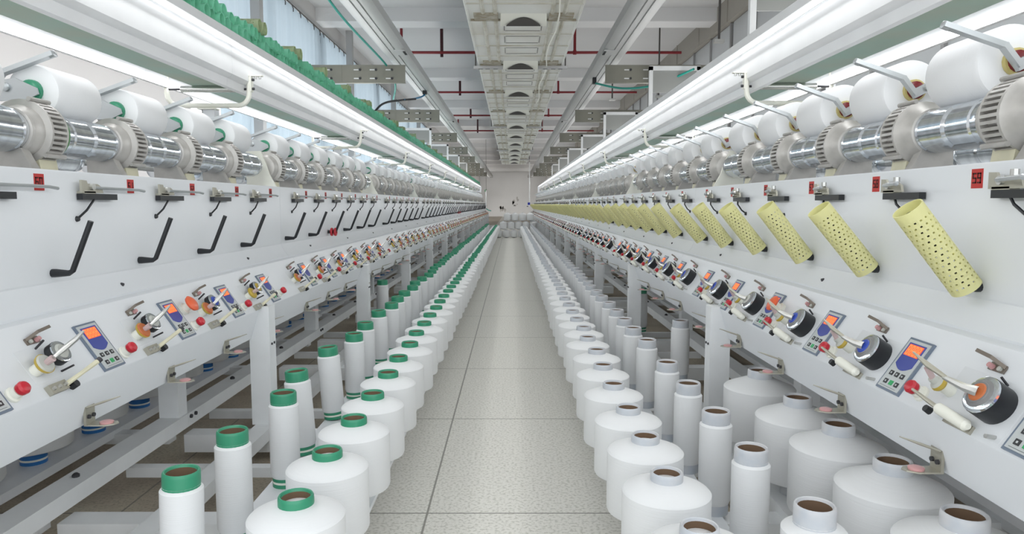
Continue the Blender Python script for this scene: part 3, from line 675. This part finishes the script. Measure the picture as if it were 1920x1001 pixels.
KINDS = {
 'pkg_green': (body_mb(0.100, 0.050, 0.080, 0.240, 0.262, 0.0375), tube_mb(0.282, 0.037, GREEN)),
 'pkg_paper': (body_mb(0.100, 0.050, 0.078, 0.240, 0.262, 0.0375), tube_mb(0.282, 0.037, PAPER, False)),
 'tube_green': (body_mb(0.0455, 0.032, 0.036, 0.262, 0.268, 0.0405, 28), tube_mb(0.300, 0.040, GREEN)),
 'tube_paper': (body_mb(0.0455, 0.032, 0.036, 0.262, 0.268, 0.0405, 28), tube_mb(0.300, 0.040, PAPER, False)),
 'tube_paper_fat': (body_mb(0.062, 0.030, 0.040, 0.252, 0.264, 0.0405, 32), tube_mb(0.300, 0.040, PAPER, False)),
 'pkg_big': (body_mb(0.120, 0.032, 0.060, 0.240, 0.272, 0.0415), tube_mb(0.300, 0.041, PAPER, False)),
 'pkg_blue': (body_mb(0.122, 0.050, 0.062, 0.27, 0.29, 0.0415), tube_mb(0.31, 0.041, BLUE)),
 'pkg_stack': (body_mb(0.108, 0.006, 0.030, 0.205, 0.240, 0.040), tube_mb(0.25, 0.039, PAPER, False)),
}
KM = {}
for k, (b, t) in KINDS.items():
    mg = MB().add(b).add(t); KM[k] = (b.mesh('yarn'), t.mesh('tube'), mg.mesh('yarn_package'))
def package(kind, x, y, z, label, group, parts=True, rot=None, name='yarn_package', cat='yarn package'):
    b, t, mg = KM[kind]
    if parts:
        o = thing(name, label, cat, (x, y, z), group, rot); ob('yarn', b, o); ob('tube', t, o)
    else:
        o = ob(name, mg, None, (x, y, z), rot); tag(o, label, cat, group)
    return o
PZ = 0.115
# left aisle row
ys = [1.46, 1.73, 1.995]; 
while ys[-1] < 20.6: ys.append(ys[-1] + 0.272 + random.uniform(-0.012, 0.012))
for i, y in enumerate(ys):
    package('pkg_green', -0.448 + random.uniform(-0.008, 0.008), y-0.055, PZ, 'full white package on green tube, %s from camera in left aisle row' % ordn(i+1), 'full packages in the left aisle row', y < 8)
ys = [1.32, 1.586, 1.842, 2.10]
while ys[-1] < 20.0: ys.append(ys[-1] + 0.275 + random.uniform(-0.012, 0.012))
for i, y in enumerate(ys):
    package('pkg_paper', 0.354 + random.uniform(-0.007, 0.007), y-0.055, PZ, 'full white package on grey tube, %s from camera in right aisle row' % ordn(i+1), 'full packages in the right aisle row', y < 8)
lt = [(1.544, -.737, 1.5), (1.825, -.729, 0), (2.193, -.716, 0), (2.47, -.74, -4), (2.88, -.737, -4), (3.196, -.72, 0), (3.495, -.731, 0), (3.876, -.727, -2)]
while lt[-1][0] < 21.3: lt.append((lt[-1][0]+0.30+random.uniform(-0.03, 0.03), -.727+random.uniform(-0.012, 0.012), random.choice([0, 0, 0, -2, 2])))
for i, (y, x, a) in enumerate(lt):
    package('tube_green', x, y-0.053, PZ + 0.0405*abs(sin(radians(a))), 'slim white tube with green ends, %s from camera on left board' % ordn(i+1), 'slim tubes on the left board', y < 8, (0, radians(a), 0), 'yarn_tube', 'yarn tube')
rt = [(1.37, .605), (1.695, .592), (1.997, .595), (2.31, .595), (2.62, .594), (3.05, .602), (3.35, .593), (3.61, .595)]
while rt[-1][0] < 20.6: rt.append((rt[-1][0]+0.29+random.uniform(-0.02, 0.02), .595+random.uniform(-0.008, 0.008)))
for i, (y, x) in enumerate(rt):
    package('tube_paper_fat' if i == 0 else 'tube_paper', x-0.01, y-0.053, PZ, 'slim %swound tube with grey ends, %s from camera on right board' % ('thicker ' if i == 0 else 'thinly ', ordn(i+1)), 'slim tubes on the right board', y < 8, None, 'yarn_tube', 'yarn tube')
# big packages below the right control panel, standing on the front beam
for i, (y, x) in enumerate([(1.30, .845), (1.573, .86), (1.835, .86), (2.09, .857), (2.43, .865)]):
    package('pkg_big', x, y-0.05, 0.1285, 'wide white package under the right control panel, %s from camera' % ordn(i+1), 'wide packages under the right machine', True)
o = package('tube_paper', 0.84, 3.42, 0.1285, 'slim white tube with grey end standing alone by the right machine post', None, True, None, 'yarn_tube', 'yarn tube')
KM['tube_green2'] = KM['tube_green']
package('tube_green', 0.89, 4.75, 0.1285, 'lone slim tube with green ends standing under the right machine', None, True, None, 'yarn_tube', 'yarn tube')
package('tube_green', -0.98, 5.25, 0.1285, 'lone slim tube with green ends standing under the left machine', None, True, None, 'yarn_tube', 'yarn tube')
# feed packages deep under the left machine
yb = 1.66
for i in range(24):
    package('pkg_blue', -1.64 + random.uniform(-0.006, 0.006), yb, PZ, 'white feed package with blue tube foot, %s from camera under left machine' % ordn(i+1), 'feed packages under the left machine', i < 10)
    yb += 0.335
yb = 2.4
for i in range(14):
    package('pkg_green', 1.49, yb, PZ, 'white feed package with green tube foot, %s from camera under right machine' % ordn(i+1), 'feed packages under the right machine', i < 6)
    yb += 0.335
# stack against the far end of the aisle
ST = [[-.38, -.155, .07, .30, .53], [-.24, -.01, .21, .43, .66], [-.12, .10, .33, .56]]
nm = ['bottom', 'middle', 'top']
for r, xs in enumerate(ST):
    for c, x in enumerate(xs):
        package('pkg_stack', x, 20.85, 0.001 + 0.2515*r, 'grey-white package in the stack closing the aisle, %s row, %s from left' % (nm[r], ordn(c+1)), 'packages stacked at the aisle end', False)

# packages lying on the drums
def roll_mb(R, L, ring):
    b = MB(); b.lathe((0, 0, 0), (0, 1, 0), [(0.030, 0.0), (R*0.8, 0.0), (R-0.004, 0.003), (R, 0.010), (R, L-0.010), (R-0.004, L-0.003), (R*0.8, L), (0.03, L)], YARNH, 40)
    t = MB(); t.lathe((0, -0.012, 0), (0, 1, 0), [(0.024, 0), (0.030, 0.001), (0.031, 0.011), (0.029, 0.013), (0.029, L+0.008), (0.031, L+0.010), (0.030, L+0.03), (0.02, L+0.031)], ring, 20)
    return b, t
for s, cl, R, ring, col in ((-1, clL, 0.074, GREEN, 'green'), (1, clR, 0.086, mat('straw_tube', (0.55, 0.47, 0.18), 0.4), 'straw coloured')):
    b, t = roll_mb(R, 0.205, ring); mg = MB().add(b).add(t).mesh('yarn_package'); bm_, tm = b.mesh('yarn'), t.mesh('tube')
    pz = DZ + sqrt((DR+R)**2 - 0.05**2)
    for i, c in enumerate(cl):
        y = c+0.11 if s < 0 else c-0.19
        loc = (s*1.215+XO, y, pz)
        lab = 'white package lying on the %s machine drums, %s from camera' % (SIDEN[s], ordn(i+1))
        if c < 7:
            o = thing('yarn_package', lab, 'yarn package', loc, 'packages on the %s winding drums' % SIDEN[s]); ob('yarn', bm_, o); ob('tube', tm, o)
        else: tag(ob('yarn_package', mg, None, loc), lab, 'yarn package', 'packages on the %s winding drums' % SIDEN[s])

# ------------------------------------------------------------------ perforated plastic tubes
def perf_mb(R, L, m, na, nr, lead):
    b = MB(); k = b.mi(m); t = 0.0022
    def P(r, a, h): return (r*cos(a), r*sin(a), h)
    for (r, ) in ((R,), (R-t,)):
        for i in range(nr):
            h0 = lead + (L-1.5*lead)*i/nr; h1 = lead + (L-1.5*lead)*(i+1)/nr
            for j in range(na):
                a0 = 2*pi*(j+0.5*(i % 2))/na; a1 = a0+2*pi/na; da = (a1-a0)*0.31; dh = (h1-h0)*0.33
                o = [P(r, a0, h0), P(r, a1, h0), P(r, a1, h1), P(r, a0, h1)]; q = [P(r, a0+da, h0+dh), P(r, a1-da, h0+dh), P(r, a1-da, h1-dh), P(r, a0+da, h1-dh)]
                base = len(b.v); b.v += o+q
                for e in range(4):
                    b.f.append((base+e, base+(e+1) % 4, base+4+(e+1) % 4, base+4+e)); b.m.append(k)
    b.lathe((0, 0, 0), (0, 0, 1), [(R-t, lead), (R-t, 0), (R, 0), (R, lead)], m, na*2, False, False)
    b.lathe((0, 0, 0), (0, 0, 1), [(R-t, L-lead*0.5), (R-t, L), (R, L), (R, L-lead*0.5)], m, na*2, False, False)
    return b
YT = perf_mb(0.031, 0.208, YTUBE, 16, 15, 0.020).map(lambda x, y, z: (x, y, 0.208-z)).mesh('perforated_tube')
ang = math.atan2(0.125, 0.150)
for i, c in enumerate(clR):
    o = ob('perforated_tube', YT, None, (1.0475+XO-0.030+0.002, c+0.035, 0.831-0.002), (0, -ang, 0))
    o.rotation_euler = (0, -ang + radians(random.uniform(-1.5, 1.5)), 0)
    # the open upper end shows a plain collar: the mesh starts with its short collar below
    tag(o, 'pale yellow perforated tube on a right machine peg, %s from camera' % ordn(i+1), 'perforated tube', 'yellow tubes hung on the right machine')
GT = perf_mb(0.031, 0.20, GTUBE, 12, 12, 0.018).mesh('perforated_tube')
YG = perf_mb(0.034, 0.20, YGTUBE, 12, 12, 0.018).mesh('perforated_tube')
n = 0; y = 2.45; cnt = [0, 0]
rest = []
while y < 29.2:
    for lay in (0, 1):
        z = 1.802+0.031 + lay*0.050; yy = y + lay*0.036
        loc = (-(1.235+random.uniform(-0.012, 0.02)) + XO, yy, z)
        if n < 190:
            cnt[lay] += 1; n += 1
            o = ob('perforated_tube', GT, None, loc, (0, radians(-90), 0))
            tag(o, 'green perforated tube on the left machine top, %s layer, %s from camera' % (('lower', 'upper')[lay], ordn(cnt[lay])), 'perforated tube', 'green tubes lying on the left machine')
        else: rest.append(loc)
    y += 0.072
rb = MB()
for (x, yy, z) in rest: rb.lathe((x, yy, z), (-1, 0, 0), [(0.026, 0.0), (0.031, 0.0), (0.031, 0.2), (0.026, 0.2)], GTUBE, 8, False, True)
o = ob('perforated_tube', rb); o['kind'] = 'stuff'; tag(o, 'farther green perforated tubes heaped along the left machine top', 'perforated tubes', 'green tubes lying on the left machine')
yk = 3.05; k = 0
while yk < 22:
    for q in range(random.choice([2, 3])):
        k += 1
        o = ob('perforated_tube', YG, None, (-1.25+XO+random.uniform(-0.02, 0.02), yk+q*0.07, 1.802+0.031+0.050+0.052), (0, radians(-90), radians(random.uniform(-4, 4))))
        tag(o, 'straw-green perforated tube atop the green tube heap, %s from camera' % ordn(k), 'perforated tube', 'straw-green tubes on the heap')
    yk += random.uniform(0.55, 0.75)*(1+yk*0.03)
# red rings hung on the left machine pegs
for q, (i, dz) in enumerate(((7, 0), (30, 0), (31, 0))):
    c = clL[i]; o = thing('bobbin_flange', 'red plastic double ring on a left machine peg, %s from camera' % ordn(q+1), 'ring', (-1.0475+XO, c-0.105, 0.831), 'red rings on the left machine')
    for x in (0.018, 0.040):
        b = MB(); b.lathe((x, 0, 0), (1, 0, 0), [(0.0125, 0), (0.024, 0.001), (0.026, 0.006), (0.024, 0.013), (0.0125, 0.014)], RED, 20, False, False); b.lathe((x, 0, 0), (1, 0, 0), [(0.0125, 0), (0.0125, 0.014)], RED, 20, False, False); ob('ring', b, o)

# ------------------------------------------------------------------ overhead
def channel(s, x):
    o = thing('light_channel', 'long ribbed aluminium channel hung above the %s machine' % SIDEN[s], 'channel', (x, 0, 2.6))
    b = MB(); w = 0.13; pts = [(-w, 0.10), (-w, 0.02), (-w*0.75, 0.0), (-w*0.3, 0.0), (-w*0.3, 0.012), (-w*0.18, 0.012), (-w*0.18, 0), (w*0.18, 0), (w*0.18, 0.012), (w*0.3, 0.012), (w*0.3, 0.0), (w*0.75, 0.0), (w, 0.02), (w, 0.10)]
    b.profile(pts, 2.2, 41.8, ALU); ob('profile', b, o)
    e = MB(); e.box(-w*1.02, w*1.02, 41.8, 41.83, -0.01, 0.11, BLACK); ob('end_cap', e, o)
    for k, y in enumerate((7.4, 13.5)):
        q = MB(); q.box(-w-0.004 if s > 0 else w*0.2, -w*0.2 if s > 0 else w+0.004, y, y+0.22, -0.012, 0.0, ALU)
        for j in range(3): q.box(s*-w*0.95-0.012, s*-w*0.95+0.012, y+0.03+j*0.06, y+0.06+j*0.06, -0.02, -0.011, BLACK)
        ob('socket_box', q, o)
    return o
channel(-1, -1.245); channel(1, 1.10)
# perforated trays crossing from channel to side wall
def tray(s, k, y):
    x0, x1 = (XL, -1.19) if s < 0 else (1.05, XR-0.11)
    o = thing('cable_tray', 'slotted steel cross tray above the %s machine, %s from camera' % (SIDEN[s], ordn(k+1)), 'tray', ((x0+x1)/2, y, 2.455), 'slotted trays above the %s machine' % SIDEN[s])
    b = MB(); h = (x1-x0)/2
    b.box(-h, h, 0, 0.004, -0.095, 0.095, TRAY); b.box(-h, h, 0, 0.05, 0.095, 0.099, TRAY); b.box(-h, h, 0, 0.05, -0.099, -0.095, TRAY); b.box(-0.004, 0.004, -0.003, 0, -0.095, 0.095, TRAY); ob('tray_plate', b, o)
    for xx in (-h*0.7, -h*0.45, -h*0.2, h*0.25, h*0.5, h*0.75):
        for zz in (-0.05, 0.045):
            q = MB(); q.box(xx-0.04, xx+0.03, -0.002, 0.0, zz-0.006, zz+0.006, mat('pale_slot', (0.78, 0.79, 0.79), 0.5)); q.cyl((xx+0.03, -0.001, zz), (xx+0.03, -0.012, zz), 0.014, DARK, 8); ob('slot', q, o)
for k in range(9):
    for s in (-1, 1): tray(s, k, 4.24+3.72*k)
# white uprights of the creel racks standing on the machine tops
for s in (-1, 1):
    for k in range(7 if s > 0 else 4):
        y = (4.55, 7.8, 11.6, 15.3, 19.0, 22.7, 26.4)[k] if s > 0 else 14.0+3.75*k
        o = thing('rack_frame', 'white portal frame on the %s machine top, %s from camera' % (SIDEN[s], ordn(k+1)), 'frame', (1.79 if s > 0 else -1.87, y, 1.8025), 'portal frames on the %s machine' % SIDEN[s])
        for xx in (-0.26, 0.26):
            b = MB(); b.box(xx-0.02, xx+0.02, -0.02, 0.02, 0.0 if xx*s < 0 else -1.8, 0.70, FRAMEW); ob('upright', b, o)
        b = MB(); b.box(-0.28, 0.28, -0.02, 0.02, 0.66, 0.705, FRAMEW); ob('top_bar', b, o)
        p = MB(); p.box(-0.24, 0.24, -0.003, 0.003, 0.42, 0.66, mat('smoky_sheet', (0.30, 0.31, 0.30), 0.25)); ob('sheet', p, o)
# duct along the aisle
DX, DW, DZ0 = 0.09, 0.415, 2.40
du = thing('air_duct', 'dusty off-white embossed air duct hung above the aisle', 'duct', (DX, 0, DZ0))
vy = [4.75+0.0 + v for v in ()]
VY = [5.45, 7.15, 8.9, 10.7, 12.6, 14.4, 16.2, 18.0, 19.8, 21.6, 23.3]
edges = [2.0, 3.65] + VY + [24.6]
for a, b_ in zip(edges[:-1], edges[1:]):
    p = MB(); p.box(-DW, DW, a, b_-0.004, 0.0, 0.35, DUCTM)
    for xx in (-0.30, -0.21, 0.21, 0.30): p.cyl((xx, a, 0.004), (xx, b_-0.004, 0.004), 0.017, RIBM, 8)
    p.cyl((-DW, a, 0.004), (-DW, b_-0.004, 0.004), 0.012, DUCTM, 6); p.cyl((DW, a, 0.004), (DW, b_-0.004, 0.004), 0.012, DUCTM, 6)
    n = max(2, int(round((b_-a)/0.45)))
    for q in range(n):
        yy = a+(b_-a)*q/n
        p.cyl((-DW, yy+0.01, 0.004), (DW, yy+0.01, 0.004), 0.012, RIBM, 6)
        if q < n-1:
            y1 = yy+(b_-a)/n
            for (xa, xb, ya, yb2) in ((-0.14, 0.14, yy+0.09, yy+0.094), (-0.14, 0.14, y1-0.094, y1-0.09), (-0.15, -0.146, yy+0.1, y1-0.1), (0.146, 0.15, yy+0.1, y1-0.1)): p.box(xa, xb, ya, yb2, -0.003, 0, RODDK)
    ob('duct_section', p, du)
for i, y in enumerate(VY):
    v = MB(); w = 0.17
    v.prism([(-w, y-0.03, 0.0), (w, y-0.03, 0), (w, y-0.18, 0), (-w, y-0.18, 0)], [(-w*1.03, y-0.03, -0.055), (w*1.03, y-0.03, -0.055), (w*1.03, y-0.045, -0.055), (-w*1.03, y-0.045, -0.055)], IVORY)
    vo = ob('air_outlet', v, du)
    q = MB(); pts = [(-0.12+0.24*j/10, -0.052+0.036*sin(pi*j/10)) for j in range(11)]
    pts = [(-0.13, -0.055)] + [(p[0], -0.045+0.034*sin(pi*(p[0]+0.12)/0.24)) for p in pts] + [(0.13, -0.055)]
    q.prism([(p[0], y-0.028, p[1]) for p in pts], [(p[0], y-0.06-1.9*(p[1]+0.055), p[1]-0.006) for p in pts], RODDK); ob('outlet_mouth', q, vo)
    d = MB()
    for xa, xb in ((-0.37, -0.19), (0.19, 0.37)): d.box(xa, xb, y-0.20, y-0.03, -0.0145, 0.0, DUST)
    d.box(-0.40, 0.40, y-0.028, y-0.012, -0.0148, 0.0, DUST)
    ob('dust_patch', d, vo)
for i, y in enumerate((VY[1]-0.02, VY[4]-0.02, VY[7]-0.02, VY[9]-0.02)):
    r = MB(); r.box(-0.47, 0.47, y, y+0.045, -0.045, -0.018, GREYLIP)
    for xx in (-0.40, -0.33, -0.25, 0.25, 0.33, 0.40): r.box(xx-0.022, xx+0.022, y+0.012, y+0.03, -0.047, -0.045, DARK)
    ro = ob('hanger_rail', r, du)
    q = MB()
    for xx in (-0.45, 0.45): q.cyl((xx, y+0.02, -0.02), (xx, y+0.02, ZC-DZ0), 0.007, RODDK, 6)
    ob('hanger_rod', q, ro)
b = MB(); random.seed(3); b.tube([(0.25-0.0*q+0.02*sin(q*1.7), 3.2+q*0.5, -0.022) for q in range(14)], 0.006, IVORY, 5); ob('sealing_cord', b, du)
# sprinkler pipes
for k in range(4):
    y = 10.7+3.72*k; z = 3.27
    for s in (-1, 1):
        x0, x1 = (-1.65, -0.20) if s < 0 else (0.20, 2.55)
        o = thing('sprinkler_pipe', 'red sprinkler pipe under the ceiling %s of the duct, %s from the camera' % ('left' if s < 0 else 'right', ordn(k+1)), 'pipe', ((x0+x1)/2, y, z), 'red sprinkler pipes')
        h = (x1-x0)/2
        b = MB(); b.cyl((-h, 0, 0), (h, 0, 0), 0.021, REDPIPE, 10); ob('main_run', b, o)
        xe = -h if s < 0 else -h+0.75
        b = MB(); b.cyl((xe, 0, 0), (xe, 0, ZC-z), 0.021, REDPIPE, 10); b.lathe((xe, 0, -0.03), (0, 0, 1), [(0.028, 0), (0.028, 0.06)], REDPIPE, 10); ob('riser', b, o)
        xe = -h+0.60 if s < 0 else -h+1.35
        b = MB(); b.cyl((xe, 0.03, -0.06), (xe, 0.03, ZC-z), 0.024, DKPIPE, 8); ob('riser', b, o)
# hoses
def hose(name, label, pts, r, m, parts=()):
    P = []
    n = 10
    ext = [pts[0]] + pts + [pts[-1]]
    for i in range(len(pts)-1):
        p0, p1, p2, p3 = ext[i:i+4]
        for q in range(n):
            t = q/n
            P.append(tuple(0.5*((2*p1[c])+(-p0[c]+p2[c])*t+(2*p0[c]-5*p1[c]+4*p2[c]-p3[c])*t*t+(-p0[c]+3*p1[c]-3*p2[c]+p3[c])*t**3) for c in range(3)))
    P.append(pts[-1])
    b = MB(); b.tube(P, r, m, 8); o = ob(name, b); tag(o, label, 'hose')
    for nm_, bb in parts: ob(nm_, bb, o)
    return o
hose('air_hose', 'thin teal air hose draped beside the left ceiling channel', [(-1.50, 5.0, 2.75), (-1.47, 6.2, 2.62), (-1.40, 7.95, 2.55), (-1.36, 8.3, 2.40), (-1.60, 9.6, 2.42)], 0.011, TEAL)
bb = MB(); bb.box(-1.255, -1.20, 10.0, 10.08, 2.55, 2.60, BLACK)
hose('power_cable', 'black cable rising from the left machine to the channel', [(-1.75, 8.6, 2.0), (-1.63, 8.9, 2.25), (-1.45, 9.3, 2.36), (-1.30, 9.6, 2.42)], 0.014, BLACK)
hose('air_hose', 'blue-green hose bridging from the black cable to the left channel', [(-1.42, 9.35, 2.375), (-1.33, 9.7, 2.44), (-1.25, 10.0, 2.52), (-1.22, 10.05, 2.58)], 0.012, BLUEHOSE, [('elbow', bb)])
bb = MB(); bb.box(1.03, 1.075, 8.98, 9.05, 2.52, 2.60, BLACK)
hose('air_hose', 'sagging teal hose below the right ceiling channel', [(1.06, 9.0, 2.53), (1.35, 8.6, 2.40), (1.65, 8.1, 2.36), (1.95, 7.6, 2.44)], 0.013, TEAL, [('elbow', bb)])
for s, x, y, zt, zb, cm, lab in ((-1, -1.0, 27.5, 1.55, 0.80, TEAL, 'white hanging pipe with green fittings near the far left machine end'), (1, 0.665, 26.0, 2.55, 1.0, BLUEFIT, 'white hanging pipe with blue fitting near the far right machine end')):
    o = thing('drop_pipe', lab, 'pipe', (x, y, zb))
    b = MB(); b.cyl((0, 0, 0.04), (0, 0, zt-zb), 0.018, WHITEROD, 10); ob('pipe', b, o)
    b = MB(); b.cyl((0, 0, zt-zb), (-0.0, 0, ZC-zb), 0.006, RODDK, 6); ob('hanging_wire', b, o)
    b = MB()
    if s < 0: b.cyl((-0.03, 0, zt-zb-0.06), (-0.03, 0, zt-zb+0.02), 0.022, mat('green_fitting', (0.01, 0.16, 0.05), 0.4), 10); b.cyl((-0.03, 0, zt-zb+0.02), (0.03, 0, zt-zb+0.02), 0.012, mat('green_fitting', (0.01, 0.16, 0.05), 0.4), 8); b.tube([(0, 0, 0.05), (0.04, 0, 0.0), (0.10, 0, -0.03), (0.2, 0, -0.06)], 0.016, TEAL, 8)
    else: b.cyl((-0.02, 0, -0.02), (-0.02, 0, 0.07), 0.045, BLUEFIT, 12); b.cyl((-0.02, 0, -0.07), (-0.02, 0, -0.02), 0.035, WHITEROD, 12); b.box(-0.10, -0.04, -0.02, 0.02, -0.09, -0.065, DARK)
    ob('fitting', b, o)
# thin hanging rods on the right
for k, (x, y, z0) in enumerate(((2.05, 7.05, 2.62), (2.20, 10.6, 2.62), (1.55, 10.9, 2.62))):
    o = thing('hanging_rod', 'thin dark threaded rod from the ceiling, %s from the camera on the right' % ordn(k+1), 'rod', (x, y, z0))
    b = MB(); b.cyl((0, 0, 0), (0, 0, ZC-z0), 0.012, RODDK, 6); ob('rod', b, o)
    b = MB(); b.box(-0.05, 0.05, -0.03, 0.03, -0.03, 0.0, STEEL); ob('foot_plate', b, o)
